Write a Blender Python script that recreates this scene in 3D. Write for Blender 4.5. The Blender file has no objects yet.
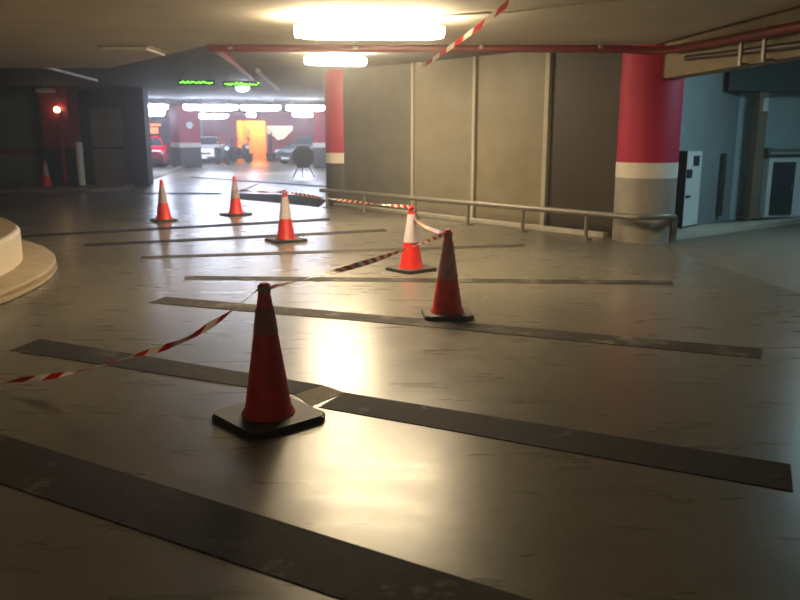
import bpy, bmesh, math, random
from mathutils import Vector, Matrix
random.seed(4)
S = bpy.context.scene
COL = S.collection
PI = math.pi

# ------------------------------------------------------------------ materials
def lin(c):
    return tuple(((v / 255.0) / 12.92 if v / 255.0 <= 0.04045 else ((v / 255.0 + 0.055) / 1.055) ** 2.4) for v in c)

def mat(name, rgb, rough=0.6, metal=0.0, noise=0.15, scale=8.0, bump=0.0, bscale=60.0, spec=0.5):
    m = bpy.data.materials.new(name); m.use_nodes = True
    nt = m.node_tree; b = nt.nodes['Principled BSDF']
    c = lin(rgb)
    tc = nt.nodes.new('ShaderNodeTexCoord')
    n = nt.nodes.new('ShaderNodeTexNoise'); n.inputs['Scale'].default_value = scale; n.inputs['Detail'].default_value = 5
    nt.links.new(tc.outputs['Object'], n.inputs['Vector'])
    r = nt.nodes.new('ShaderNodeValToRGB')
    r.color_ramp.elements[0].position = 0.3; r.color_ramp.elements[1].position = 0.7
    r.color_ramp.elements[0].color = (*[v * (1 - noise) for v in c], 1)
    r.color_ramp.elements[1].color = (*[min(1, v * (1 + noise)) for v in c], 1)
    nt.links.new(n.outputs['Fac'], r.inputs['Fac'])
    nt.links.new(r.outputs['Color'], b.inputs['Base Color'])
    b.inputs['Roughness'].default_value = rough
    b.inputs['Metallic'].default_value = metal
    b.inputs['Specular IOR Level'].default_value = spec
    if bump:
        n2 = nt.nodes.new('ShaderNodeTexNoise'); n2.inputs['Scale'].default_value = bscale; n2.inputs['Detail'].default_value = 4
        nt.links.new(tc.outputs['Object'], n2.inputs['Vector'])
        bp = nt.nodes.new('ShaderNodeBump'); bp.inputs['Strength'].default_value = bump; bp.inputs['Distance'].default_value = 0.01
        nt.links.new(n2.outputs['Fac'], bp.inputs['Height']); nt.links.new(bp.outputs['Normal'], b.inputs['Normal'])
    return m

def emit(name, rgb, strength):
    m = mat(name, (230, 230, 230), 0.4, noise=0.02)
    b = m.node_tree.nodes['Principled BSDF']
    b.inputs['Emission Color'].default_value = (*lin(rgb), 1)
    b.inputs['Emission Strength'].default_value = strength
    return m

def floor_mat():
    m = bpy.data.materials.new('painted_floor'); m.use_nodes = True
    nt = m.node_tree; b = nt.nodes['Principled BSDF']; L = nt.links.new
    tc = nt.nodes.new('ShaderNodeTexCoord')
    def noise(sc, det, stretch=(1, 1, 1), rot=0):
        mp = nt.nodes.new('ShaderNodeMapping'); mp.inputs['Scale'].default_value = stretch; mp.inputs['Rotation'].default_value = (0, 0, rot)
        n = nt.nodes.new('ShaderNodeTexNoise'); n.inputs['Scale'].default_value = sc; n.inputs['Detail'].default_value = det
        L(tc.outputs['Object'], mp.inputs['Vector']); L(mp.outputs['Vector'], n.inputs['Vector']); return n
    big = noise(0.55, 6); fine = noise(9, 8); streak = noise(1.6, 5, (1, 5, 1), 0.35)
    r1 = nt.nodes.new('ShaderNodeValToRGB'); e = r1.color_ramp.elements
    e[0].position = 0.3; e[1].position = 0.72
    e[0].color = (*lin((104, 100, 89)), 1); e[1].color = (*lin((131, 126, 113)), 1)
    L(big.outputs['Fac'], r1.inputs['Fac'])
    mx = nt.nodes.new('ShaderNodeMix'); mx.data_type = 'RGBA'; mx.blend_type = 'MULTIPLY'; mx.inputs[0].default_value = 0.55
    r2 = nt.nodes.new('ShaderNodeValToRGB'); e = r2.color_ramp.elements
    e[0].position = 0.3; e[1].position = 0.68; e[0].color = (0.68, 0.66, 0.63, 1); e[1].color = (1, 1, 1, 1)
    L(fine.outputs['Fac'], r2.inputs['Fac']); L(r1.outputs['Color'], mx.inputs[6]); L(r2.outputs['Color'], mx.inputs[7])
    mx2 = nt.nodes.new('ShaderNodeMix'); mx2.data_type = 'RGBA'; mx2.blend_type = 'MULTIPLY'; mx2.inputs[0].default_value = 0.25
    r3 = nt.nodes.new('ShaderNodeValToRGB'); e = r3.color_ramp.elements
    e[0].position = 0.3; e[1].position = 0.7; e[0].color = (0.8, 0.78, 0.75, 1); e[1].color = (1, 1, 1, 1)
    L(streak.outputs['Fac'], r3.inputs['Fac']); L(mx.outputs[2], mx2.inputs[6]); L(r3.outputs['Color'], mx2.inputs[7])
    L(mx2.outputs[2], b.inputs['Base Color'])
    mr = nt.nodes.new('ShaderNodeMapRange'); mr.inputs['From Min'].default_value = 0.3; mr.inputs['From Max'].default_value = 0.7
    mr.inputs['To Min'].default_value = FLOOR_R[0]; mr.inputs['To Max'].default_value = FLOOR_R[1]
    L(streak.outputs['Fac'], mr.inputs['Value']); L(mr.outputs['Result'], b.inputs['Roughness'])
    bp = nt.nodes.new('ShaderNodeBump'); bp.inputs['Strength'].default_value = 0.03; bp.inputs['Distance'].default_value = 0.001
    wv = noise(5, 4); L(wv.outputs['Fac'], bp.inputs['Height']); L(bp.outputs['Normal'], b.inputs['Normal'])
    b.inputs['Specular IOR Level'].default_value = 0.6
    return m
FLOOR_R = (0.26, 0.33)

def strip_mat(name, base, worn, amount):
    m = mat(name, base, 0.75, noise=0.25, scale=14, bump=0.2, bscale=120, spec=0.2)
    nt = m.node_tree; b = nt.nodes['Principled BSDF']; L = nt.links.new
    src = b.inputs['Base Color'].links[0].from_socket
    tc = [n for n in nt.nodes if n.type == 'TEX_COORD'][0]
    n = nt.nodes.new('ShaderNodeTexNoise'); n.inputs['Scale'].default_value = 3.2; n.inputs['Detail'].default_value = 9; n.inputs['Roughness'].default_value = 0.7
    L(tc.outputs['Object'], n.inputs['Vector'])
    r = nt.nodes.new('ShaderNodeValToRGB'); r.color_ramp.elements[0].position = 0.60 - amount; r.color_ramp.elements[1].position = 0.72 - amount
    L(n.outputs['Fac'], r.inputs['Fac'])
    mx = nt.nodes.new('ShaderNodeMix'); mx.data_type = 'RGBA'
    L(r.outputs['Color'], mx.inputs[0]); L(src, mx.inputs[6]); mx.inputs[7].default_value = (*lin(worn), 1)
    L(mx.outputs[2], b.inputs['Base Color'])
    return m

def tape_mat():
    m = bpy.data.materials.new('striped_tape'); m.use_nodes = True
    nt = m.node_tree; b = nt.nodes['Principled BSDF']; L = nt.links.new
    uv = nt.nodes.new('ShaderNodeUVMap'); uv.uv_map = 'UVMap'
    sp = nt.nodes.new('ShaderNodeSeparateXYZ'); L(uv.outputs['UV'], sp.inputs[0])
    ma = nt.nodes.new('ShaderNodeMath'); ma.operation = 'MULTIPLY_ADD'; ma.inputs[1].default_value = 0.08
    L(sp.outputs['Y'], ma.inputs[0]); L(sp.outputs['X'], ma.inputs[2])
    md = nt.nodes.new('ShaderNodeMath'); md.operation = 'DIVIDE'; md.inputs[1].default_value = 0.22; L(ma.outputs[0], md.inputs[0])
    fr = nt.nodes.new('ShaderNodeMath'); fr.operation = 'FRACT'; L(md.outputs[0], fr.inputs[0])
    gt = nt.nodes.new('ShaderNodeMath'); gt.operation = 'GREATER_THAN'; gt.inputs[1].default_value = 0.5; L(fr.outputs[0], gt.inputs[0])
    mx = nt.nodes.new('ShaderNodeMix'); mx.data_type = 'RGBA'; L(gt.outputs[0], mx.inputs[0])
    mx.inputs[6].default_value = (*lin((235, 226, 214)), 1); mx.inputs[7].default_value = (*lin((205, 28, 24)), 1)
    L(mx.outputs[2], b.inputs['Base Color']); b.inputs['Roughness'].default_value = 0.3
    tr = nt.nodes.new('ShaderNodeBsdfTranslucent'); L(mx.outputs[2], tr.inputs['Color'])
    ms = nt.nodes.new('ShaderNodeMixShader'); ms.inputs[0].default_value = 0.5
    L(b.outputs[0], ms.inputs[1]); L(tr.outputs[0], ms.inputs[2]); L(ms.outputs[0], nt.nodes['Material Output'].inputs['Surface'])
    return m

def panel_mat(name, rgb):
    m = mat(name, rgb, 0.55, noise=0.12, scale=2.5)
    nt = m.node_tree; b = nt.nodes['Principled BSDF']; L = nt.links.new
    tc = [n for n in nt.nodes if n.type == 'TEX_COORD'][0]
    w = nt.nodes.new('ShaderNodeTexWave'); w.wave_type = 'BANDS'; w.bands_direction = 'Z'; w.inputs['Scale'].default_value = 4.0
    L(tc.outputs['Object'], w.inputs['Vector'])
    bp = nt.nodes.new('ShaderNodeBump'); bp.inputs['Strength'].default_value = 0.06; bp.inputs['Distance'].default_value = 0.006
    L(w.outputs['Fac'], bp.inputs['Height']); L(bp.outputs['Normal'], b.inputs['Normal'])
    return m

M = dict(
    floor=floor_mat(),
    apron=mat('apron_concrete', (112, 106, 94), 0.5, noise=0.15, scale=3, bump=0.15),
    kerb=mat('kerb_concrete', (120, 115, 105), 0.6, noise=0.2, scale=5, bump=0.2),
    palekerb=mat('pale_kerb', (185, 180, 165), 0.5, noise=0.1),
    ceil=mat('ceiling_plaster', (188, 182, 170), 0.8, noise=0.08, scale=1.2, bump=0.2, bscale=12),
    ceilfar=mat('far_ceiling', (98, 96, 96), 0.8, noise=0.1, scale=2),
    beam=mat('beam_concrete', (138, 125, 102), 0.75, noise=0.12, scale=4),
    whitewall=mat('white_island', (222, 208, 182), 0.55, noise=0.06, scale=3, bump=0.1),
    islandtop=mat('island_top', (176, 155, 122), 0.6, noise=0.12, scale=3),
    islandkerb=mat('island_kerb', (176, 158, 128), 0.55, noise=0.14, scale=4, bump=0.15),
    darkkerb=mat('island_kerb_groove', (70, 62, 50), 0.7),
    panelgrey=panel_mat('grey_panel', (98, 95, 88)),
    paneltan=panel_mat('tan_panel', (120, 113, 98)),
    panellight=panel_mat('light_tan_panel', (128, 119, 98)),
    panelbrown=panel_mat('brown_panel', (56, 48, 40)),
    post=mat('pale_post', (172, 165, 148), 0.5, noise=0.06),
    wall=mat('wall_grey', (108, 104, 98), 0.7),
    colred=mat('column_red', (178, 16, 66), 0.62, noise=0.08, scale=2),
    colwhite=mat('column_white', (226, 218, 205), 0.6, noise=0.06),
    colgrey=mat('column_grey', (158, 152, 142), 0.45, noise=0.08),
    darkred=mat('dull_red', (128, 22, 36), 0.5, noise=0.1),
    darkgrey=mat('dark_grey', (70, 70, 70), 0.5, noise=0.1),
    steel=mat('galvanised_steel', (140, 136, 126), 0.5, 0.6, noise=0.08),
    redpipe=mat('red_pipe', (112, 30, 32), 0.42, noise=0.1),
    darkpipe=mat('dark_pipe', (62, 52, 44), 0.5, noise=0.1),
    conduit=mat('pale_conduit', (205, 196, 178), 0.45, noise=0.05),
    bluewall=mat('alcove_wall', (150, 166, 170), 0.55, noise=0.07, scale=2),
    bluewall2=mat('alcove_wall_light', (176, 202, 206), 0.5, noise=0.05, scale=2),
    lintel=mat('alcove_lintel', (56, 74, 74), 0.7),
    brownpost=mat('brown_post', (128, 116, 96), 0.6),
    machine=mat('machine_white', (214, 224, 226), 0.4, noise=0.03),
    machinedark=mat('machine_dark', (16, 18, 22), 0.45, noise=0.1),
    screen=mat('machine_screen', (40, 62, 70), 0.25),
    cabdark=mat('cabinet_dark', (44, 62, 66), 0.4),
    conered=mat('cone_red', (228, 40, 32), 0.42, noise=0.1, scale=9),
    conedark=mat('cone_worn_red', (240, 50, 42), 0.5, noise=0.2, scale=12),
    sleeve=mat('cone_sleeve', (226, 212, 216), 0.4, noise=0.08, scale=14),
    sleevedirty=mat('cone_dirty_backlit_sleeve', (184, 118, 112), 0.5, noise=0.25, scale=18),  # dusty sleeve, with the pinkish tone of backlight mixed into its colour
    sleevebacklit=mat('cone_backlit_sleeve', (196, 142, 146), 0.5, noise=0.18, scale=14),  # backlit tone of the second cone's sleeve, put into its colour
    sleevegrey=mat('cone_grey_sleeve', (176, 156, 158), 0.5, noise=0.15, scale=14),
    conebase=mat('cone_base', (54, 47, 38), 0.6, noise=0.25, scale=10, bump=0.2),
    strip=strip_mat('grit_strip', (46, 40, 34), (120, 112, 96), 0.02),
    stripworn=strip_mat('worn_grit_strip', (56, 50, 42), (122, 117, 104), 0.06),
    stripgrey=strip_mat('grey_strip', (76, 68, 58), (118, 108, 92), 0.04),
    strippale=strip_mat('pale_strip', (138, 130, 110), (168, 158, 136), 0.1),
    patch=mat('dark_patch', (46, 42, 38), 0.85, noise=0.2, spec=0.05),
    tape=tape_mat(),
    leftwall=mat('left_wall_blue', (112, 126, 134), 0.6, noise=0.12),
    leftpink=mat('left_wall_pink', (128, 62, 84), 0.6),
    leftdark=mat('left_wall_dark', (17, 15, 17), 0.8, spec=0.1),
    shutter=panel_mat('shutter_brown', (112, 96, 86)),
    whitepost=mat('white_bollard', (214, 222, 220), 0.4, noise=0.05),
    backwall=mat('back_wall', (150, 140, 152), 0.7),
    backred=mat('back_red', (205, 60, 88), 0.55),
    orange=mat('lobby_orange', (255, 184, 80), 0.6, noise=0.08, scale=1.5),
    cream=emit('cream_opening_glow', (255, 240, 205), 0.85),
    carwhite=mat('car_white', (236, 236, 236), 0.2, noise=0.01),
    carred=mat('car_red', (168, 20, 40), 0.22, noise=0.02),
    carsilver=mat('car_grey', (92, 96, 102), 0.25, 0.3, noise=0.02),
    glass=mat('car_glass', (34, 36, 46), 0.12, noise=0.02),
    tyre=mat('tyre', (24, 24, 26), 0.8),
    chrome=mat('chrome', (200, 200, 205), 0.2, 0.9, noise=0.02),
    headlight=mat('headlight', (230, 235, 240), 0.15, noise=0.02),
    plate=mat('number_plate', (225, 225, 215), 0.5),
    blackplastic=mat('black_plastic', (28, 28, 32), 0.4),
    leaf=mat('dark_leaf', (38, 52, 34), 0.6, noise=0.3),
    pot=mat('dark_pot', (52, 46, 46), 0.6),
    lamphouse=mat('lamp_housing', (206, 204, 198), 0.5, noise=0.03),
    lampwarm=emit('warm_lamp', (255, 230, 186), 72),
    lampwarmfar=emit('warm_lamp_far', (255, 230, 188), 190),
    lampfill=emit('fill_lamp', (255, 206, 150), 10),
    lampcool=emit('cool_lamp', (218, 230, 255), 80),
    lampalcove=emit('alcove_lamp', (190, 234, 246), 64),
    lampsmall=emit('wall_lamp', (255, 214, 150), 14),
    lamplobby=emit('lobby_lamp', (255, 200, 120), 80),
    orangesign=emit('lit_orange_sign', (255, 130, 50), 1.6),
    led=emit('green_led', (90, 240, 20), 3.2),
    signblack=mat('sign_black', (30, 32, 34), 0.4),
)

# ------------------------------------------------------------------ mesh helpers
class B:
    def __init__(self): self.bm = bmesh.new()
    def box(self, c, s, rz=0.0, bevel=0.0):
        r = bmesh.ops.create_cube(self.bm, size=1.0)
        vs = r['verts']
        mtx = Matrix.Translation(c) @ Matrix.Rotation(rz, 4, 'Z') @ Matrix.Diagonal((*s, 1))
        bmesh.ops.transform(self.bm, matrix=mtx, verts=vs)
        if bevel:
            es = list({e for v in vs for e in v.link_edges})
            bmesh.ops.bevel(self.bm, geom=es, offset=bevel, segments=2, affect='EDGES', profile=0.6)
        return self
    def prism(self, pts, z0, z1, bevel=0.0):
        n = len(pts)
        a = [self.bm.verts.new((p[0], p[1], z0)) for p in pts]
        b = [self.bm.verts.new((p[0], p[1], z1)) for p in pts]
        fs = [self.bm.faces.new(a[::-1]), self.bm.faces.new(b)]
        for i in range(n):
            fs.append(self.bm.faces.new((a[i], a[(i + 1) % n], b[(i + 1) % n], b[i])))
        if bevel:
            bmesh.ops.bevel(self.bm, geom=list(fs[1].edges), offset=bevel, segments=2, affect='EDGES')
        return self
    def lathe(self, prof, seg=32, c=(0, 0, 0), a0=0.0, a1=2 * PI, closed=False):
        full = abs(a1 - a0 - 2 * PI) < 1e-6
        rings = []
        cnt = seg if full else seg + 1
        for i in range(cnt):
            a = a0 + (a1 - a0) * i / seg
            rings.append([self.bm.verts.new((c[0] + r * math.cos(a), c[1] + r * math.sin(a), c[2] + z)) for r, z in prof])
        m = len(prof)
        for i in range(seg):
            p, q = rings[i], rings[(i + 1) % cnt]
            for k in range(m if closed else m - 1):
                k2 = (k + 1) % m
                try: self.bm.faces.new((p[k], q[k], q[k2], p[k2]))
                except ValueError: pass
        if not full:
            self.bm.faces.new(rings[0]); self.bm.faces.new(rings[-1][::-1])
        return self
    def solid(self, prof, seg=32, c=(0, 0, 0)):
        """closed lathe: profile from bottom axis to top axis radius, capped"""
        n0 = len(self.bm.verts)
        self.lathe(prof, seg, c)
        self.bm.verts.ensure_lookup_table()
        m = len(prof)
        vs = [self.bm.verts[n0 + i] for i in range(m * seg)]
        if prof[0][0] > 1e-6: self.bm.faces.new([vs[i * m] for i in range(seg)][::-1])
        if prof[-1][0] > 1e-6: self.bm.faces.new([vs[i * m + m - 1] for i in range(seg)])
        return self
    def tube(self, pts, r, seg=12):
        pts = [Vector(p) for p in pts]
        up0 = Vector((0, 0, 1)); rings = []
        for i, p in enumerate(pts):
            if i == 0: t = pts[1] - p
            elif i == len(pts) - 1: t = p - pts[i - 1]
            else: t = (pts[i + 1] - p).normalized() + (p - pts[i - 1]).normalized()
            t.normalize()
            up = up0 if abs(t.dot(up0)) < 0.97 else Vector((0.6, 0.8, 0))
            a = t.cross(up).normalized(); b = a.cross(t).normalized()
            if rings and False: pass
            rr = r[i] if isinstance(r, (list, tuple)) else r
            rings.append([self.bm.verts.new(p + (a * math.cos(2 * PI * k / seg) + b * math.sin(2 * PI * k / seg)) * rr) for k in range(seg)])
        for i in range(len(rings) - 1):
            A, Bq = rings[i], rings[i + 1]
            # match the ring start so that bends never twist the skin
            o = min(range(seg), key=lambda s: sum((A[k].co - pts[i] - (Bq[(k + s) % seg].co - pts[i + 1])).length_squared for k in range(0, seg, 3)))
            Bq = Bq[o:] + Bq[:o]; rings[i + 1] = Bq
            for k in range(seg):
                self.bm.faces.new((A[k], A[(k + 1) % seg], Bq[(k + 1) % seg], Bq[k]))
        self.bm.faces.new(rings[0][::-1]); self.bm.faces.new(rings[-1])
        return self
    def loft(self, secs):
        rs = [[self.bm.verts.new(p) for p in s] for s in secs]
        n = len(secs[0])
        for a, b in zip(rs, rs[1:]):
            for k in range(n): self.bm.faces.new((a[k], a[(k + 1) % n], b[(k + 1) % n], b[k]))
        self.bm.faces.new(rs[0][::-1]); self.bm.faces.new(rs[-1])
        return self
    def obj(self, name, m, parent=None, smooth=False, loc=(0, 0, 0)):
        bmesh.ops.recalc_face_normals(self.bm, faces=self.bm.faces)
        me = bpy.data.meshes.new(name); self.bm.to_mesh(me); self.bm.free()
        me.materials.append(M[m] if isinstance(m, str) else m)
        if smooth:
            for p in me.polygons: p.use_smooth = True
            try: me.set_sharp_from_angle(angle=math.radians(40))
            except Exception: pass
        o = bpy.data.objects.new(name, me); COL.objects.link(o); o.location = loc
        if parent: o.parent = parent
        return o

def tag(o, label, cat, group=None):
    o['label'] = label; o['category'] = cat
    if group: o['group'] = group
    return o
def thing(name, label, cat, loc=(0, 0, 0), rz=0.0, group=None):
    o = bpy.data.objects.new(name, None); COL.objects.link(o)
    o.location = loc; o.rotation_euler = (0, 0, rz); o.empty_display_size = 0.2
    return tag(o, label, cat, group)
def struct(o): o['kind'] = 'structure'; return o
def dup(root, loc, rz, label, group=None):
    r = root.copy(); COL.objects.link(r); r.location = loc; r.rotation_euler = (0, 0, rz); r['label'] = label
    if group: r['group'] = group
    for ch in list(root.children):
        c = ch.copy(); COL.objects.link(c); c.parent = r
        for g in ch.children:
            d = g.copy(); COL.objects.link(d); d.parent = c
    return r

# ------------------------------------------------------------------ setting
CEIL, FARCEIL = 2.75, 2.88
struct(B().prism([(-26, -5), (16, -5), (16, 52), (-26, 52)], -0.2, 0).obj('floor', 'floor'))
# right hand apron of rougher concrete and the low step in front of the alcove
struct(B().prism([(3.72, 10.6), (3.98, 7.4), (4.2, 4.5), (4.5, 2.0), (12, 2.0), (12, 14.5), (7.25, 13.95), (4.05, 11.42)], -0.02, 0.004).obj('floor_right', 'apron'))
struct(B().prism([(4.0, 11.5), (7.25, 14.0), (11.5, 14.6), (11.5, 16.5), (3.7, 12.3)], -0.02, 0.07, 0.02).obj('trim_1', 'palekerb'))
# front slab with its stepped back edge, upper ceiling behind it
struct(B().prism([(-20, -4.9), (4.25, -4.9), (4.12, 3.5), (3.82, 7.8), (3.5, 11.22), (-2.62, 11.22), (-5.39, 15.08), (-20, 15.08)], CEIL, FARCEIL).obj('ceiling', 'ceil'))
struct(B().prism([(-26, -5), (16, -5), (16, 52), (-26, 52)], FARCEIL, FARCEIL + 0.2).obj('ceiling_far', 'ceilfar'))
# bulkhead running towards the camera on the right
struct(B().prism([(3.62, 11.2), (3.94, 7.8), (4.2, 3.5), (4.5, -4.9), (4.75, -4.9), (4.45, 3.5), (4.19, 7.8), (3.9, 11.5)], 2.3, FARCEIL).obj('trim_2', 'beam'))

# diagonal panelled wall between the two red columns
WA, WB = Vector((3.45, 11.7, 0)), Vector((-1.40, 17.3, 0))
wd = (WB - WA).normalized(); wn = Vector((-wd.y, wd.x, 0))
if wn.dot(-WA) < 0: wn = -wn
wl = (WB - WA).length; wrz = math.atan2(wd.y, wd.x)
wr = struct(B().box((wl / 2, -0.14, FARCEIL / 2), (wl, 0.12, FARCEIL)).obj('wall_right', 'wall', loc=WA)); wr.rotation_euler = (0, 0, wrz)
sgn = 1 if (Matrix.Rotation(wrz, 3, 'Z') @ Vector((0, 1, 0))).dot(wn) > 0 else -1
if sgn < 0: wr.data.transform(Matrix.Diagonal((1, -1, 1, 1))); wr.data.flip_normals()
for t0, t1, m in ((0.0, .213, 'panelbrown'), (.229, .433, 'panellight'), (.445, .654, 'paneltan'), (.664, 1.0, 'panelgrey')):
    B().box(((t0 + t1) / 2 * wl, sgn * -0.05, 1.44), ((t1 - t0) * wl, 0.06, 2.86)).obj('panel', m, wr)
for t, w in ((.221, .09), (.439, .065), (.659, .05)):
    B().box((t * wl, sgn * -0.01, 1.44), (w, 0.1, 2.86), bevel=0.008).obj('post', 'post', wr)
k0 = WA + wn * 0.16 + wd * 0.35; k1 = WB + wn * 0.16 - wd * 0.1
struct(B().prism([tuple((k0 - wn * .14))[:2], tuple(k0)[:2], tuple(k1)[:2], tuple((k1 - wn * .14))[:2]], 0, 0.07, 0.01).obj('trim_3', 'palekerb'))

# alcove behind the right column
struct(B().prism([(3.72, 12.07), (6.1, 14.45), (6.1, 14.6), (3.6, 12.2)], 0.0, FARCEIL).obj('wall_alcove', 'bluewall'))
struct(B().prism([(6.1, 14.45), (11.6, 15.75), (11.6, 15.9), (6.1, 14.6)], 0.0, FARCEIL).obj('wall_alcove_side', 'bluewall2'))
struct(B().prism([(5.6, 13.75), (11.6, 15.2), (11.6, 15.75), (6.1, 14.43)], 2.28, FARCEIL).obj('trim_4', 'lintel'))  # dark teal here paints in the shade of the beam
struct(B().prism([(11.6, 1.5), (11.8, 1.5), (11.8, 16), (11.6, 16)], 0.0, FARCEIL).obj('wall_alcove_end', 'bluewall'))

# left dark walls, recess and shutter
struct(B().prism([(-10.55, 23.3), (-10.55, 23.6), (-20, 23.6), (-20, 23.3)], 0, FARCEIL).obj('wall_left', 'leftwall'))
B().box((-13.5, 23.29, 1.07), (5.8, 0.02, 0.16)).obj('pink_band', 'leftpink', bpy.data.objects['wall_left'])
struct(B().prism([(-8.15, 24.6), (-8.15, 25.0), (-11.2, 25.0), (-11.2, 24.6)], 0, FARCEIL).obj('wall_back_left', 'leftdark'))
struct(B().prism([(-7.5, 23.5), (-7.95, 25.4), (-8.3, 25.4), (-8.05, 23.6)], 0, FARCEIL).obj('wall_end_left', 'leftdark'))
d1 = struct(B().box((-9.0, 24.53, 1.15), (0.95, 0.1, 2.3)).obj('door_1', 'shutter'))
B().box((-9.0, 24.47, 1.13), (0.97, 0.03, 0.05)).obj('seam', 'leftdark', d1)
# kerb of the left pavement running away towards the far bays
struct(B().prism([(-20, 20.2), (-9.9, 21.2), (-8.35, 21.3), (-7.75, 22.4), (-11.3, 45), (-11.6, 45), (-8.2, 23.2), (-20, 23.3)], 0, 0.09, 0.02).obj('trim_5', 'kerb'))
# far bay: back wall with red portal and glowing lobby, side walls
struct(B().prism([(-26, 50.0), (-12.3, 50.0), (-12.3, 50.2), (-26, 50.2)], 0, FARCEIL).obj('wall_back', 'backwall'))
struct(B().prism([(-5.6, 50.0), (12, 50.0), (12, 50.2), (-5.6, 50.2)], 0, FARCEIL).obj('wall_back_right', 'backwall'))
struct(B().prism([(-15.6, 26), (-15.4, 26), (-19, 50), (-19.2, 50)], 0, FARCEIL).obj('wall_far_left', 'backwall'))
struct(B().prism([(-0.6, 17.4), (-0.4, 17.4), (0.5, 50), (0.3, 50)], 0, FARCEIL).obj('wall_far_right', 'backwall'))
d2 = struct(B().box((-11.25, 50.0, 1.44), (2.1, 0.3, 2.88)).box((-7.0, 50.0, 1.44), (2.8, 0.3, 2.88)).box((-9.3, 50.0, 2.62), (1.9, 0.3, 0.52)).obj('door_2', 'backred'))
B().box((-9.3, 51.9, 1.3), (1.9, 0.1, 2.6)).box((-10.3, 51.0, 1.3), (0.1, 1.9, 2.6)).box((-8.35, 51.0, 1.3), (0.1, 1.9, 2.6)).box((-9.3, 51.0, 2.7), (2.0, 1.9, 0.1)).obj('lobby', 'orange', d2)
B().box((-9.3, 51.0, 2.6), (1.2, 0.3, 0.08), bevel=0.02).obj('lobby_lamp', 'lamplobby', d2)

# round island of the spiral ramp at the left
IC = (-8.35, 7.3, 0)
isl = struct(B().solid([(4.28, 0.0), (4.30, 0.02), (4.30, 0.44), (4.27, 0.475), (4.1, 0.48)], 160, IC).obj('wall_island', 'whitewall', smooth=True))
struct(B().solid([(4.62, 0.0), (4.66, 0.012), (4.66, 0.05), (4.62, 0.055), (4.62, 0.075), (4.65, 0.08), (4.65, 0.1), (4.62, 0.125), (4.2, 0.128)], 160, IC).obj('trim_6', 'islandkerb', smooth=True))
B().solid([(4.1, 0.479), (4.26, 0.481), (4.255, 0.487), (0.5, 0.487)], 160, IC).obj('coping', 'islandtop', isl, smooth=True)

# ------------------------------------------------------------------ columns
def column(loc, r, label, red='colred', grey='colgrey', name='column', h=FARCEIL):
    t = thing(name, label, 'column', loc, 0, 'red topped columns')
    B().solid([(r, 0), (r, 0.93)], 48).obj('lower_section', grey, t, True)
    B().solid([(r + .004, 0.93), (r + .004, 1.15)], 48).obj('white_band', 'colwhite', t, True)
    B().solid([(r, 1.15), (r, h)], 48).obj('upper_section', red, t, True)
    return t
column((3.62, 11.6, 0), .435, 'large round red, white and grey column at the right end of the panelled wall', h=CEIL + .12)
column((-1.25, 17.5, 0), .39, 'round red and grey column where the panelled wall meets the bright far bay', grey='darkgrey')
def square_pillar(loc, w, rz, label, red, grey, white='colwhite'):
    t = thing('pillar', label, 'column', loc, rz, 'square pillars')
    B().box((0, 0, .465), (w, w, .93), bevel=0.02).obj('lower_section', grey, t)
    B().box((0, 0, 1.04), (w + .01, w + .01, .22), bevel=0.01).obj('white_band', white, t)
    B().box((0, 0, 1.15 + (FARCEIL - 1.15) / 2), (w, w, FARCEIL - 1.15), bevel=0.02).obj('upper_section', red, t)
    return t
pl = square_pillar((-10.12, 37.6, 0), 1.05, math.radians(38), 'square pink topped pillar between the red car and the white car', 'colred', 'darkgrey')
rs = B().solid([(0.16, 0), (0.16, 0.02)], 24).obj('round_sign', 'machine', pl, loc=(0, -0.53, 1.95)); rs.rotation_euler = (PI / 2, 0, 0)
square_pillar((-3.75, 37.5, 0), .7, 0.1, 'far pink topped pillar just left of the panelled wall column', 'colred', 'darkgrey')
lc = square_pillar((-9.75, 23.0, 0), .78, 0.0, 'dark red pillar behind the small cone at far left', 'darkred', 'leftdark', 'leftdark')
B().tube([(.16, -.43, 0.2), (.16, -.43, 2.2)], .055).obj('downpipe', 'darkred', lc, True)
wlp = thing('wall_lamp', 'small glowing warm lamp on the dark red pillar at far left', 'lamp', (-9.62, 22.5, 2.22))
B().solid([(.01, -.08), (.07, -.06), (.085, 0.0), (.06, .06), (.02, .075)], 20).obj('globe', 'lampsmall', wlp, True)
B().tube([(0, .0, .07), (0, .0, .3), (0, .1, .3)], .025).obj('bracket', 'steel', wlp, True)
fx = thing('ceiling_light', 'pale unlit fixture above the small lamp on the dark red pillar', 'lamp', (-9.75, 22.2, 2.72))
B().box((0, 0, 0), (.5, .2, .1), bevel=.02).obj('housing', 'lamphouse', fx)
B().box((0, 0, .105), (.06, .06, .11)).obj('bracket', 'steel', fx)

# ------------------------------------------------------------------ guard rail
r0 = WA + wn * .42 + wd * .1; r1 = WB + wn * .35 + wd * .75
gr = thing('guard_rail', 'low steel tube guard rail in front of the panelled wall', 'rail')
a0 = Vector((3.28, 11.02, .4)); a1 = Vector((-1.72, 17.05, .36))
B().tube([(3.98, 11.3, .02), (3.98, 11.3, .3), (3.95, 11.24, .38), (3.85, 11.06, .41), (3.6, 10.98, .41), (3.4, 10.98, .405), a0] + [a0.lerp(a1, k / 12) for k in range(1, 13)], .045, 14).obj('top_rail', 'steel', gr, True)
for f in (.1, .26, .42, .6, .8, .97):
    q = a0.lerp(a1, f)
    B().tube([(q.x, q.y, .01), (q.x, q.y, q.z)], .03, 12).box((q.x, q.y, .008), (.14, .14, .016), wrz).obj('post', 'steel', gr, True)

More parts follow.
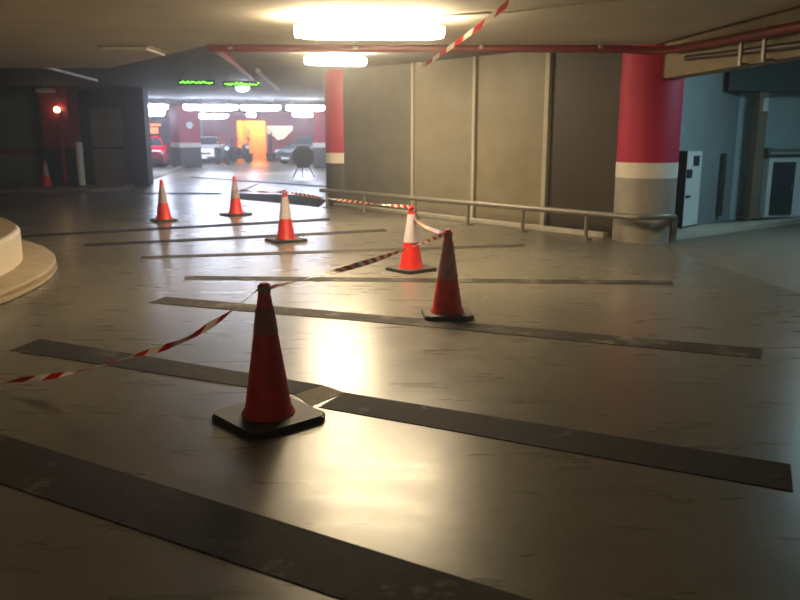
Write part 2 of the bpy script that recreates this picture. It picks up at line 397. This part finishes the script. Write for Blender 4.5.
# ------------------------------------------------------------------ ceiling services
mp = thing('red_pipe', 'red sprinkler pipe running across under the slab edge and on past the right column', 'pipe')
B().tube([(-2.62, 11.1, 2.69), (3.05, 10.98, 2.67), (3.42, 10.85, 2.63), (3.62, 9.9, 2.6), (3.78, 7.8, 2.55), (4.02, 3.5, 2.52), (4.2, -2, 2.52)], .05, 12).obj('pipe', 'redpipe', mp, True)
for x in (-2.3, -.6, 1.1, 2.7):
    y = 11.1 - (x + 2.62) / 5.67 * .12
    B().tube([(x, y, 2.69), (x, y, 2.752)], .012, 8).solid([(.06, -.02), (.06, .02)], 16, (x, y, 2.69)).obj('hanger', 'steel', mp)
rp = tag(B().tube([(-2.75, 12.0, 2.8), (-2.85, 13.2, 2.8), (-3.62, 20.4, 2.82)], .05, 12).obj('red_pipe', 'redpipe', None, True), 'faded pipe running away under the grey ceiling towards the green displays', 'pipe')
tag(B().tube([(-2.93, 16.7, 2.83), (-3.54, 23.4, 2.83)], .05, 12).obj('pipe', 'steel', None, True), 'short pale pipe on the grey ceiling above the single round lamp', 'pipe')
tag(B().tube([(3.66, 10.4, 2.5), (3.76, 9.5, 2.46), (3.85, 7.8, 2.39), (4.1, 3.5, 2.37), (4.3, -2, 2.37)], .035, 12).obj('pipe', 'darkpipe', None, True), 'thin dark pipe below the red pipe along the right bulkhead', 'pipe')
for i, (x, y, w) in enumerate(((3.80, 8.95, 'nearer the column'), (3.83, 8.45, 'nearer the right edge'))):
    t = thing('pipe_bracket', 'pale bracket clamping the pipes to the right bulkhead, ' + w, 'bracket', (x, y, 0), 0.1, 'pipe brackets on the right bulkhead')
    B().box((-.06, 0, 2.46), (.025, .06, .36), bevel=.006).box((.0, 0, 2.62), (.1, .06, .03)).box((.02, 0, 2.3), (.14, .06, .03)).obj('strap', 'post', t)
tag(B().tube([(-6.9, 15.2, 2.845), (-7.5, 20, 2.845)], .035, 10).obj('pipe', 'conduit', None, True), 'thin pale pipe slanting under the dark ceiling at far left', 'pipe')
cd = tag(B().tube([(.02, 9.6, 2.73), (.2, 8.9, 2.72), (.42, 8.3, 2.72), (.75, 8.15, 2.72), (1.1, 8.05, 2.72), (1.8, 7.5, 2.72), (2.6, 6.9, 2.72)], .012, 10).obj('conduit', 'conduit', None, True), 'thin pale conduit curving across the ceiling from the bright lamp', 'conduit')
v = thing('ceiling_vent', 'shallow pale hatch on the ceiling at upper left', 'vent', (-3.83, 11.75, 2.72))
B().box((0, 0, 0), (.62, .9, .06), bevel=.012).obj('cover', 'ceil', v)
B().box((0, .0, .02), (.7, .98, .022)).obj('frame', 'beam', v)

# ------------------------------------------------------------------ lamps
def batten(loc, L, W, rz, label, m, group, z_ceiling, tubular=False, depth=.085, name='ceiling_light'):
    t = thing(name, label, 'lamp', loc, rz, group)
    B().box((0, 0, .055 if tubular else .045), (L * (.9 if tubular else 1), W * (.3 if tubular else .8), .05), bevel=.01).obj('housing', 'lamphouse', t)
    secs = []; n = 20 if tubular else 10
    for i in range(13):
        x = (i / 12 - .5) * L
        f = 1 if 0 < i < 12 else .75
        secs.append([(x, math.cos(a) * W / 2 * f, (-.03 - math.sin(a) * .075 * f) if tubular else (.02 - math.sin(a) * depth * f)) for a in [PI * k / 10 for k in range(n + (0 if tubular else 1))]])
    B().loft(secs).obj('diffuser', m, t, True)
    dz = z_ceiling - loc[2]
    if dz > .07:
        for s in (-.35, .35):
            B().tube([(s * L, 0, .06), (s * L, 0, dz)], .012, 8).obj('hanger', 'steel', t)
    return t
batten((-1.07, 13.5, 2.77), 1.0, .34, 0.3, 'dazzling warm lamp, the further of the two over the cones, lower in the photo', 'lampwarmfar', None, FARCEIL, True)
batten((-.32, 8.6, 2.63), 1.55, .5, 0.06, 'dazzling warm lamp, the nearer of the two over the cones, higher in the photo', 'lampwarm', None, CEIL, True)
# unseen dim lamp behind the photographer, added as ambient fill for the cone fronts
batten((-2.2, -2.2, 2.63), 1.25, .3, 0.4, 'unseen dim warm fill lamp added behind the camera', 'lampfill', None, CEIL, True)
# cold lamps of the far bays
far = [((-8.0, 30.8, 2.6), .55, 'short white far lamp just right of the pillar top'), ((-7.0, 30.6, 2.58), 1.55, 'long white far lamp over the white car'),
       ((-5.45, 31.4, 2.6), 1.5, 'long white far lamp over the orange doorway'), ((-3.75, 31.9, 2.6), 1.5, 'long white far lamp beside the panelled wall column'),
       ((-9.25, 30.4, 2.6), .85, 'white far lamp at left of the pillar, upper of two'), ((-11.8, 38.6, 2.55), .85, 'white far lamp at left of the pillar, lower of two'),
       ((-9.3, 38.8, 2.45), 1.9, 'big white far lamp hanging low behind the lamp over the white car'), ((-4.7, 40.5, 2.55), 1.4, 'white far lamp below the lamp beside the panelled wall column'),
       ((-7.6, 41, 2.55), .4, 'small white far lamp above the red portal')]
for loc, L, lab in far:
    batten(loc, L, .5, 0.0, lab, 'lampcool', 'cold lamps of the far bays', FARCEIL, depth=.17)
t = thing('ceiling_light', 'single small round white lamp below the right green display', 'lamp', (-4.1, 21.0, 2.7))
B().solid([(.02, -.07), (.12, -.05), (.17, 0), (.17, .04)], 24).obj('diffuser', 'lampcool', t, True)
B().solid([(.19, .04), (.19, .18)], 24).obj('housing', 'lamphouse', t, True)
# lamp of the right alcove (its light is what turns the alcove blue)
batten((6.3, 10.6, 2.72), 1.5, .2, 1.1, 'cold lamp on the ceiling of the right alcove', 'lampalcove', None, FARCEIL)

# green parking displays
for i, (x, y, z, rz, lab) in enumerate(((-4.53, 18, 2.67, 0.05, 'green lit display hanging from the ceiling, left of two'), (-3.53, 18, 2.64, 0.12, 'green lit display hanging from the ceiling, right of two'))):
    t = thing('display_sign', lab, 'sign', (x, y, z), rz, 'green displays')
    B().box((0, 0, 0), (.82, .08, .12), bevel=.01).obj('casing', 'signblack', t)
    b = B(); xx = -.37
    while xx < .36:
        w = random.uniform(.02, .06); h = random.uniform(.015, .04); zz = random.uniform(-.02, .022)
        b.box((xx + w / 2, -.043, zz), (w, .008, h)); xx += w - .002
    b.obj('led_text', 'led', t)
    for s in (-.3, .3): B().tube([(s, 0, .05), (s, 0, FARCEIL - z)], .01, 8).obj('hanger', 'steel', t)

# ------------------------------------------------------------------ floor strips
def strip(pts, m, label, h=.004):
    return tag(B().prism(pts, 0.0, h).obj('anti_slip_strip_or_mark', m), label, 'floor strip', 'dark strips across the floor')
strip([(-3.3, 4.57), (1.2, 1.94), (.9, 1.77), (-3.0, 3.95)], 'strip', 'broad dark strip across the floor nearest the camera')
strip([(-2.78, 5.83), (-2.85, 5.5), (-.64, 4.52), (-.48, 4.69)], 'strip', 'dark floor strip passing behind the nearest cone, with a square left end', .004)
strip([(-.48, 4.69), (-.64, 4.52), (-.52, 4.31), (-.34, 4.55)], 'strippale', 'pale worn stretch of strip right beside the base of the nearest cone', .003)
strip([(-.34, 4.55), (-.47, 4.29), (1.74, 3.2), (1.87, 3.49)], 'strip', 'dark scuffed floor strip running from the nearest cone to the right edge')
strip([(-2.28, 7.42), (-2.35, 7.15), (.35, 6.17), (2.54, 5.29), (2.67, 5.55), (.4, 6.42)], 'stripworn', 'grey worn floor strip passing below the second nearest cone')
strip([(-2.4, 8.57), (-2.35, 8.35), (2.87, 8.04), (2.93, 8.27)], 'stripworn', 'thin dark floor strip between the second and third nearest cones')
strip([(-3.34, 10.0), (-3.3, 9.78), (1.76, 10.9), (1.8, 11.14)], 'stripgrey', 'thin grey floor strip just beyond the third nearest cone')
strip([(-4.54, 11.16), (-4.45, 10.88), (-1.1, 12.25), (-.2, 12.62), (-.25, 12.95), (-1.13, 12.57)], 'strip', 'thin dark floor strip passing just behind the middle cone with the red cap')
strip([(-5.9, 12.15), (-5.8, 11.85), (-1.28, 14.25), (-1.32, 14.68)], 'strip', 'long thin dark floor strip reaching towards the round island')
strip([(-7.05, 21.2), (-6.8, 20.6), (-4.62, 20.5), (-4.86, 21.2)], 'strip', 'dark floor strip behind the two furthest centre cones')
strip([(-4.35, 21.0), (-3.95, 19.0), (-2.7, 17.9), (-1.75, 16.9), (-1.75, 18.6), (-2.2, 20.2)], 'patch', 'wide dark patch of floor beside the foot of the far round column')  # wide dark low-sheen patch laid over the floor
strip([(-7.9, 29.5), (-7.6, 28.6), (-2.1, 23.2), (-2.13, 23.9)], 'strip', 'furthest dark floor strip crossing the bright reflections')

strip([(-4.42, 21.35), (-4.3, 21.35), (-4.46, 25.0), (-4.58, 25.1)], 'strip', 'thin dark line slanting away across the floor beyond the far taped cone')  # thin dark line laid on the floor, drawn with the strip material
# ------------------------------------------------------------------ traffic cones
def cone(loc, rz, label, body='conered', sl='sleeve', s0=.33, s1=.65, h=.75, base=.42):
    t = thing('traffic_cone', label, 'traffic cone', loc, rz, 'traffic cones')
    a = base / 2; c = .05
    oct_ = [(-a + c, -a), (a - c, -a), (a, -a + c), (a, a - c), (a - c, a), (-a + c, a), (-a, a - c), (-a, -a + c)]
    B().prism(oct_, 0.0, .036, .008).obj('base', 'conebase', t)
    R0, R1 = .132, .027
    rad = lambda z: R0 + (R1 - R0) * (z - .036) / (h - .036)
    B().solid([(R0 + .018, .034), (R0 + .012, .05), (rad(.06), .075), (rad(.4), .4), (R1, h - .012), (R1 - .006, h)], 36).obj('body', body, t, True)
    e = .0025
    B().lathe([(rad(s0) - .002, s0), (rad(s0) + e, s0), (rad(s1) + e, s1), (rad(s1) - .002, s1)], 36, closed=True).obj('reflective_sleeve', sl, t, True)
    return t
cone((-.73, 4.11, .0), math.radians(42), 'nearest and largest cone, dull worn red with a faded band', 'conedark', 'sleevedirty', .5, .64, .77, .49)
cone((.41, 6.62, .0045), math.radians(4), 'second nearest cone, dark red with a dull pinkish backlit band, on a square base', 'conedark', 'sleevebacklit')
cone((.13, 8.96, 0), math.radians(40), 'bright red and white cone in front of the panelled wall', 'conered', 'sleeve', base=.47)
cone((-1.69, 11.5, 0), math.radians(36), 'bright red and white cone in the middle, its tape running off both ways', 'conered', 'sleeve', base=.5)
cone((-3.21, 15.27, 0), math.radians(44), 'far red cone in front of the orange lit doorway reflection', 'conered', 'sleevegrey', base=.5)
cone((-4.3, 14.2, 0), math.radians(30), 'red cone without tape, left of the far taped cone', 'conered', 'sleevegrey')
cone((-9.83, 21.9, .09), math.radians(20), 'small distant cone at the foot of the dark red pillar', 'conered', 'sleevegrey')

# ------------------------------------------------------------------ barrier tape
def ribbon(paths, width, tail, name, label):
    bm = bmesh.new(); uvl = bm.loops.layers.uv.new('UVMap'); U = {}
    u = 0.0
    for pts, tw, ph in paths:
        prev = None
        for i, p in enumerate(pts):
            t = (pts[min(i + 1, len(pts) - 1)] - pts[max(i - 1, 0)]).normalized()
            up = Vector((0, 0, 1)); side = t.cross(up).normalized(); up = side.cross(t)
            if i: u += (p - pts[i - 1]).length * (tail if pts is paths[0][0] else 1.7)
            a = tw(i / (len(pts) - 1)) + ph
            w = (up * math.cos(a) + side * math.sin(a)) * width / 2; n = (side * math.cos(a) - up * math.sin(a)) * .0008
            ring = []
            for q, vv in ((p + w + n, 0), (p - w + n, 1), (p - w - n, 1), (p + w - n, 0)):
                b = bm.verts.new(q); U[b] = (u, vv); ring.append(b)
            if prev:
                for k in range(4): bm.faces.new((prev[k], prev[(k + 1) % 4], ring[(k + 1) % 4], ring[k]))
            else: bm.faces.new(ring[::-1])
            prev = ring
        bm.faces.new(prev)
    bmesh.ops.recalc_face_normals(bm, faces=bm.faces)
    for f in bm.faces:
        for l in f.loops: l[uvl].uv = U[l.vert]
    me = bpy.data.meshes.new(name); bm.to_mesh(me); bm.free(); me.materials.append(M['tape'])
    o = bpy.data.objects.new(name, me); COL.objects.link(o)
    return tag(o, label, 'barrier tape')
def sag(a, b, d, n=48):
    a, b = Vector(a), Vector(b)
    return [a.lerp(b, i / n) - Vector((0, 0, d * 4 * (i / n) * (1 - i / n))) for i in range(n + 1)]
def smooth(pts, n=12):
    pts = [Vector(p) for p in pts]; out = []
    for i in range(len(pts) - 1):
        p0, p1, p2, p3 = pts[max(i - 1, 0)], pts[i], pts[i + 1], pts[min(i + 2, len(pts) - 1)]
        for k in range(n):
            t = k / n
            out.append(.5 * ((2 * p1) + (p2 - p0) * t + (2 * p0 - 5 * p1 + 4 * p2 - p3) * t * t + (3 * p1 - p0 - 3 * p2 + p3) * t ** 3))
    out.append(pts[-1]); return out
def loop(c, r, z):
    return [Vector((c[0] + r * math.cos(2 * PI * k / 16), c[1] + r * math.sin(2 * PI * k / 16), z + .004 * math.sin(4 * PI * k / 16))) for k in range(17)]
C1, C2, C3, C4, C5 = (-.73, 4.11), (.41, 6.62), (.13, 8.96), (-1.69, 11.5), (-3.21, 15.27)
near = smooth([(-4.2, 4.75, .05), (-3.2, 4.62, .045), (-2.48, 4.6, .06), (-2.05, 4.55, .12), (-1.6, 4.4, .265), (-1.24, 4.25, .405), (-1.0, 4.17, .55), (-.757, 4.12, .735)], 14)
tw0 = lambda k: 0.0
ribbon([
    (near, lambda k: 1.35 * math.sin(k * 15) + .1, 0.3),
    (loop(C1, .035, .738), tw0, 0),
    (sag((C1[0] + .03, C1[1] + .02, .74), (C2[0] - .03, C2[1], .715), .03, 80), lambda k: 5 * k, .7),
    (loop(C2, .037, .71), tw0, 0),
    (sag((C2[0], C2[1] + .03, .715), (C3[0] + .03, C3[1], .60), .03), lambda k: 2 * k, 0),
    (loop(C3, .037, .71), tw0, 0),
    (sag((C3[0] - .03, C3[1], .735), (C4[0] + .03, C4[1], .72), .02, 90), lambda k: 8 * k, 0),
    (loop(C4, .037, .71), tw0, 0),
    (sag((C4[0] - .03, C4[1], .72), (C5[0] + .05, C5[1], .50), .02, 90), lambda k: 8 * k, 0),
    (loop(C5, .066, .5), tw0, 0),
], .037, 1.0, 'barrier_tape', 'red and white barrier tape strung from cone to cone and trailing off to the left')
ribbon([(smooth([(.3, 10.9, 2.44), (.5, 9.85, 2.5), (.72, 8.7, 2.58), (.95, 7.6, 2.69), (1.0, 7.3, 2.735)], 12), lambda k: .25, .9)], .055, .3, 'barrier_tape', 'loose end of red and white tape hanging from the ceiling beside the bright lamp')

# ------------------------------------------------------------------ alcove contents
dv = Vector((.7071, .7071, 0)); 
mc = thing('ticket_machine', 'white pay machine, its shaded side painted dark, standing against the bluish wall', 'machine', (4.47, 12.42, .07), PI / 4)
# local x runs along the wall, local -y faces the drive
B().box((.33, .11, .61), (.62, .2, 1.2), bevel=.012).obj('body', 'machine', mc)
B().box((.008, .1, .61), (.02, .26, 1.22), bevel=.004).obj('shaded_side', 'machinedark', mc)  # black sheet paints in the deep shade on this side
B().box((.33, .1, .012), (.6, .19, .024)).obj('plinth', 'machinedark', mc)
B().box((.42, .006, 1.06), (.2, .02, .16), bevel=.005).obj('screen', 'screen', mc)
B().box((.2, .006, .86), (.18, .02, .14), bevel=.005).obj('coin_panel', 'screen', mc)
B().box((.2, .0, .5), (.16, .02, .03)).obj('slot', 'machinedark', mc)
pp = thing('steel_post', 'brownish upright post in the alcove behind the rails', 'post', (6.33, 14.1, .07), .24)
B().box((0, 0, 1.1), (.18, .18, 2.2), bevel=.01).obj('shaft', 'brownpost', pp)
B().box((0, 0, .01), (.3, .3, .02)).obj('foot', 'brownpost', pp)
B().box((.02, -.1, 1.98), (.1, .03, .22), bevel=.008).obj('box', 'machine', pp)
hr = thing('pipe_rail', 'double dark rail fixed across the light wall of the alcove', 'rail', (6.52, 14.1, 0), .24)
B().tube([(0, 0, 1.27), (5.0, 0, 1.27)], .03, 10).obj('upper_rail', 'brownpost', hr, True)
B().tube([(0, 0, 1.17), (5.0, 0, 1.17)], .025, 10).obj('lower_rail', 'cabdark', hr, True)
for x in (.05, 2.5, 4.9): B().box((x, .12, 1.22), (.05, .28, .18)).obj('bracket', 'brownpost', hr)
ec = thing('cabinet', 'white framed cabinet with a dark door under the alcove rails', 'cabinet', (6.62, 13.86, .07), .24)
B().box((.75, .3, .53), (1.5, .16, 1.06), bevel=.012).obj('body', 'machine', ec)
B().box((.31, .205, .52), (.46, .03, .94), bevel=.006).obj('door', 'cabdark', ec)
B().box((.48, .18, .55), (.02, .03, .12)).obj('handle', 'steel', ec)
B().box((1.1, .205, .52), (.4, .03, .94), bevel=.006).obj('door', 'cabdark', ec)
tag(B().box((0, 0, .6), (.1, .06, 1.1), PI / 4, .01).obj('wall_duct', 'lintel', None, loc=(5.72, 13.98, .07)), 'dark vertical duct on the bluish wall right of the pay machine', 'duct')

# white post at the left
bo = thing('bollard', 'slim white post standing beside the dark red pillar', 'post', (-9.05, 22.4, .09))
B().solid([(.1, 0), (.1, 1.2), (.09, 1.23), (.05, 1.24)], 20).obj('shaft', 'whitepost', bo, True)
B().solid([(.16, 0), (.16, .02), (.12, .03)], 20).obj('foot', 'darkgrey', bo, True)

# ------------------------------------------------------------------ cars
def car(loc, rz, m, label, H=1.45, W=1.76, L=4.1):
    t = thing('car', label, 'car', loc, rz, 'parked cars')
    h = W / 2
    # front of the car is local -y
    def sec(y, z0, z1, hw, r=.12):
        return [(-hw + r * .4, y, z0), (hw - r * .4, y, z0), (hw, y, z0 + r), (hw, y, z1 - r), (hw - r, y, z1), (-hw + r, y, z1), (-hw, y, z1 - r), (-hw, y, z0 + r)]
    b = B().loft([sec(-L / 2, .32, .62, h * .8), sec(-L / 2 + .1, .2, .74, h * .93), sec(-L / 2 + .5, .18, .84, h), sec(-L / 2 + 1.1, .18, .95, h), sec(0, .18, .97, h), sec(L / 2 - .5, .18, .96, h), sec(L / 2 - .08, .22, .9, h * .93), sec(L / 2, .34, .8, h * .85)])
    b.obj('body', m, t, True)
    b = B().loft([sec(-L / 2 + 1.05, .9, .95, h * .9, .02), sec(-.35, .9, H - .03, h * .74, .1), sec(.3, .9, H, h * .76, .1), sec(1.1, .9, H - .05, h * .74, .1), sec(L / 2 - .25, .9, .98, h * .82, .03)])
    b.obj('roof', m, t, True)
    # windscreen and rear window follow the slope, slightly proud
    def quad(a, bq, c, d, off):
        bb = B(); n = (Vector(bq) - Vector(a)).cross(Vector(d) - Vector(a)).normalized() * off
        P1 = [Vector(q) for q in (a, bq, c, d)]
        bb.loft([[q - n for q in P1], [q + n for q in P1]]); return bb
    y0, y1 = -L / 2 + 1.1, -.38
    quad((-h * .82, y0 + .02, .985), (h * .82, y0 + .02, .985), (h * .66, y1, H - .09), (-h * .66, y1, H - .09), .03).obj('windscreen', 'glass', t)
    quad((-h * .74, L / 2 - .3, 1.02), (h * .74, L / 2 - .3, 1.02), (h * .64, 1.16, H - .12), (-h * .64, 1.16, H - .12), .03).obj('rear_window', 'glass', t)
    for s in (-1, 1):
        quad((s * h * .88, y0 + .3, 1.0), (s * h * .87, 1.5, 1.0), (s * h * .77, 1.0, H - .13), (s * h * .77, -.3, H - .13), .03).obj('side_window', 'glass', t)
        B().box((s * h * .68, -L / 2 + .12, .66), (.36, .12, .15), s * -.25, .03).obj('headlight', 'headlight', t)
        B().box((s * (h + .08), y0 + .35, 1.0), (.18, .1, .12), 0, .03).obj('mirror', m, t)
        for yy in (-L / 2 + .78, L / 2 - .75):
            w = B().solid([(.2, -.1), (.31, -.1), (.33, -.06), (.33, .06), (.31, .1), (.2, .1)], 24).obj('wheel', 'tyre', t, True, loc=(s * (h - .1), yy, .33)); w.rotation_euler = (0, PI / 2, 0)
            B().solid([(.03, -.112), (.2, -.105), (.2, .105), (.03, .112)], 20).obj('rim', 'chrome', w, True)
    B().box((0, -L / 2 + .0, .3), (W * .84, .16, .2), 0, .04).obj('bumper', 'blackplastic', t)
    B().box((0, -L / 2 - .0, .56), (W * .5, .06, .1), 0, .02).obj('grille', 'blackplastic', t)
    B().box((0, -L / 2 - .085, .34), (.5, .02, .11)).obj('number_plate', 'plate', t)
    return t
car((-10.65, 43.6, 0), math.radians(8), 'carwhite', 'bright white car facing us in the far bay, right of the pillar')
car((-12.55, 39.6, 0), math.radians(14), 'carred', 'red car at far left, partly hidden by the dark wall')
car((-4.75, 42.4, 0), math.radians(-32), 'carsilver', 'dark grey car in the far bay left of the panelled wall')

# motor scooters
def scooter(loc, rz, label):
    t = thing('motor_scooter', label, 'scooter', loc, rz, 'parked scooters')
    for y in (-.62, .6):
        w = B().solid([(.12, -.05), (.22, -.055), (.25, -.03), (.25, .03), (.22, .055), (.12, .05)], 24).obj('wheel', 'tyre', t, True, loc=(0, y, .25)); w.rotation_euler = (0, PI / 2, 0)
        B().solid([(.02, -.05), (.12, -.045), (.12, .045), (.02, .05)], 16).obj('rim', 'chrome', w, True)
    def sc(y, z0, z1, hw): return [(-hw, y, z0), (hw, y, z0), (hw, y, z1 - .04), (hw * .7, y, z1), (-hw * .7, y, z1), (-hw, y, z1 - .04)]
    B().loft([sc(-.6, .42, .9, .1), sc(-.48, .3, 1.0, .24), sc(-.38, .24, .95, .22), sc(-.3, .22, .4, .16), sc(.05, .22, .38, .16), sc(.12, .24, .72, .18), sc(.6, .4, .76, .17), sc(.9, .58, .74, .08)]).obj('body', 'blackplastic', t, True)
    B().loft([sc(.08, .72, .8, .13), sc(.3, .74, .84, .16), sc(.62, .76, .88, .15), sc(.82, .76, .84, .1)]).obj('seat', 'tyre', t, True)
    B().tube([(-.36, -.3, 1.06), (-.2, -.4, 1.08), (0, -.44, 1.04), (.2, -.4, 1.08), (.36, -.3, 1.06)], .022, 10).obj('handlebar', 'blackplastic', t, True)
    B().solid([(.02, -.02), (.1, 0), (.1, .05)], 18).obj('headlight', 'headlight', t, True, loc=(0, -.6, .84)).rotation_euler = (PI / 2, 0, 0)
    for s in (-1, 1): B().tube([(s * .3, -.34, 1.08), (s * .38, -.36, 1.24)], .01, 8).box((s * .39, -.36, 1.27), (.12, .02, .08), 0, .01).obj('mirror', 'blackplastic', t)
    return t
sc0 = scooter((-9.1, 40.6, 0), math.radians(35), 'dark scooter parked next to the white car')
dup(sc0, (-8.85, 44.0, 0), math.radians(50), 'dark scooter parked nearest the orange doorway')

# potted plants beside the doorway
def plant(loc, h, label, seed):
    rnd = random.Random(seed)
    t = thing('potted_plant', label, 'plant', loc, 0, 'dark plants by the lobby')
    B().solid([(.2, 0), (.22, .03), (.29, .42), (.31, .45), (.26, .45), (.24, .4)], 24).obj('pot', 'pot', t, True)
    st = B()
    for k in range(5): st.tube([(0.03 * k - .06, .02 * (k % 3), .38), (rnd.uniform(-.1, .1), rnd.uniform(-.1, .1), h * .9)], .012, 6)
    st.obj('stem', 'leaf', t)
    b = B()
    for k in range(90):
        z = rnd.uniform(.5, h); a = rnd.uniform(0, 2 * PI); l = rnd.uniform(.14, .3); w = .035
        d = Vector((math.cos(a), math.sin(a), rnd.uniform(-.2, .7))).normalized(); sd = d.cross(Vector((0, 0, 1))).normalized() * w
        p = Vector((rnd.uniform(-.06, .06), rnd.uniform(-.06, .06), z)); n = Vector((0, 0, .003))
        q = [p, p + d * l * .5 + sd, p + d * l, p + d * l * .5 - sd]
        b.loft([[v_ - n for v_ in q], [v_ + n for v_ in q]])
    b.obj('foliage', 'leaf', t)
plant((-8.8, 46.0, 0), 2.05, 'tall dark plant standing in front of the orange doorway', 2)
plant((-7.6, 46.6, 0), 1.75, 'dark plant standing right of the orange doorway, under the cream glowing wedge', 5)
# glowing cream wedge for a lit opening and lit orange sign at far left
cp = tag(B().prism([(-.78, -.1), (.8, .0), (.78, .12), (-.1, .12)], 0, .01).obj('lit_opening', 'cream'), 'cream glowing wedge standing in for a lit opening right of the doorway', 'sign')
bm = bmesh.new()
fr = [bm.verts.new(p) for p in ((-.8, -.05, .45), (-.8, -.05, -.05), (-.35, -.05, -.2), (-.15, -.05, -.42), (.2, -.05, -.35), (.8, -.05, .2), (.8, -.05, .45))]
bk = [bm.verts.new(v_.co + Vector((0, .08, 0))) for v_ in fr]
bm.faces.new(fr); bm.faces.new(bk[::-1])
for i in range(7): bm.faces.new((fr[i], bk[i], bk[(i + 1) % 7], fr[(i + 1) % 7]))
bmesh.ops.recalc_face_normals(bm, faces=bm.faces)
cp.data.clear_geometry(); bm.to_mesh(cp.data); bm.free(); cp.location = (-7.5, 49.82, 1.6)
os_ = thing('lit_sign', 'small orange lit sign on the far wall above the red car', 'sign', (-14.25, 46.0, 1.75), .1)
B().box((0, 0, 0), (.62, .1, .35), bevel=.02).obj('face', 'orangesign', os_)
B().box((.1, 0, .32), (.75, .1, .14), bevel=.02).obj('header', 'orangesign', os_)
B().tube([(-.2, .06, -1.75), (-.2, .06, .3)], .03, 8).obj('pole', 'darkgrey', os_)

# folding tripod sign in front of the grey car
tr = thing('tripod_sign', 'dark round backed sign on a thin folding tripod in the far bay', 'sign', (-3.45, 28.2, 0), .15)
B().solid([(.41, 0), (.42, .012), (.41, .024)], 8).obj('plate', 'signblack', tr).location = (0, 0, .76)
tr.children[0].rotation_euler = (PI / 2, PI / 8, 0)
for a in (.3, 2.6, 4.6):
    B().tube([(0.03 * math.cos(a), .06 + .03 * math.sin(a), .76), (.42 * math.cos(a), .06 + .42 * math.sin(a), .012)], .016, 8).obj('leg', 'signblack', tr)

# ------------------------------------------------------------------ world, camera
w = bpy.data.worlds.new('World'); S.world = w; w.use_nodes = True
w.node_tree.nodes['Background'].inputs[0].default_value = (*lin((255, 214, 160)), 1)
w.node_tree.nodes['Background'].inputs[1].default_value = 0.05
VEIL = 0.005  # thin scatter volume added to imitate lens veil and lamp halos
vs = w.node_tree.nodes.new('ShaderNodeVolumeScatter'); vs.inputs['Density'].default_value = VEIL; vs.inputs['Anisotropy'].default_value = 0.8
vs.inputs['Color'].default_value = (1, 1, 1, 1)
w.node_tree.links.new(vs.outputs[0], w.node_tree.nodes['World Output'].inputs['Volume'])
cam = bpy.data.cameras.new('Camera'); co = bpy.data.objects.new('Camera', cam); COL.objects.link(co)
co.location = (0, 0, 1.55); co.rotation_euler = (PI / 2 - math.atan(166 / 780), 0, 0)
cam.sensor_width = 36; cam.lens = 36 * 780 / 800; cam.clip_end = 200
cam.dof.use_dof = True; cam.dof.focus_distance = 5.0; cam.dof.aperture_fstop = 3.2
S.camera = co
S.view_settings.view_transform = 'Standard'; S.view_settings.look = 'None'
S.view_settings.exposure = 0.0; S.view_settings.gamma = 1.0
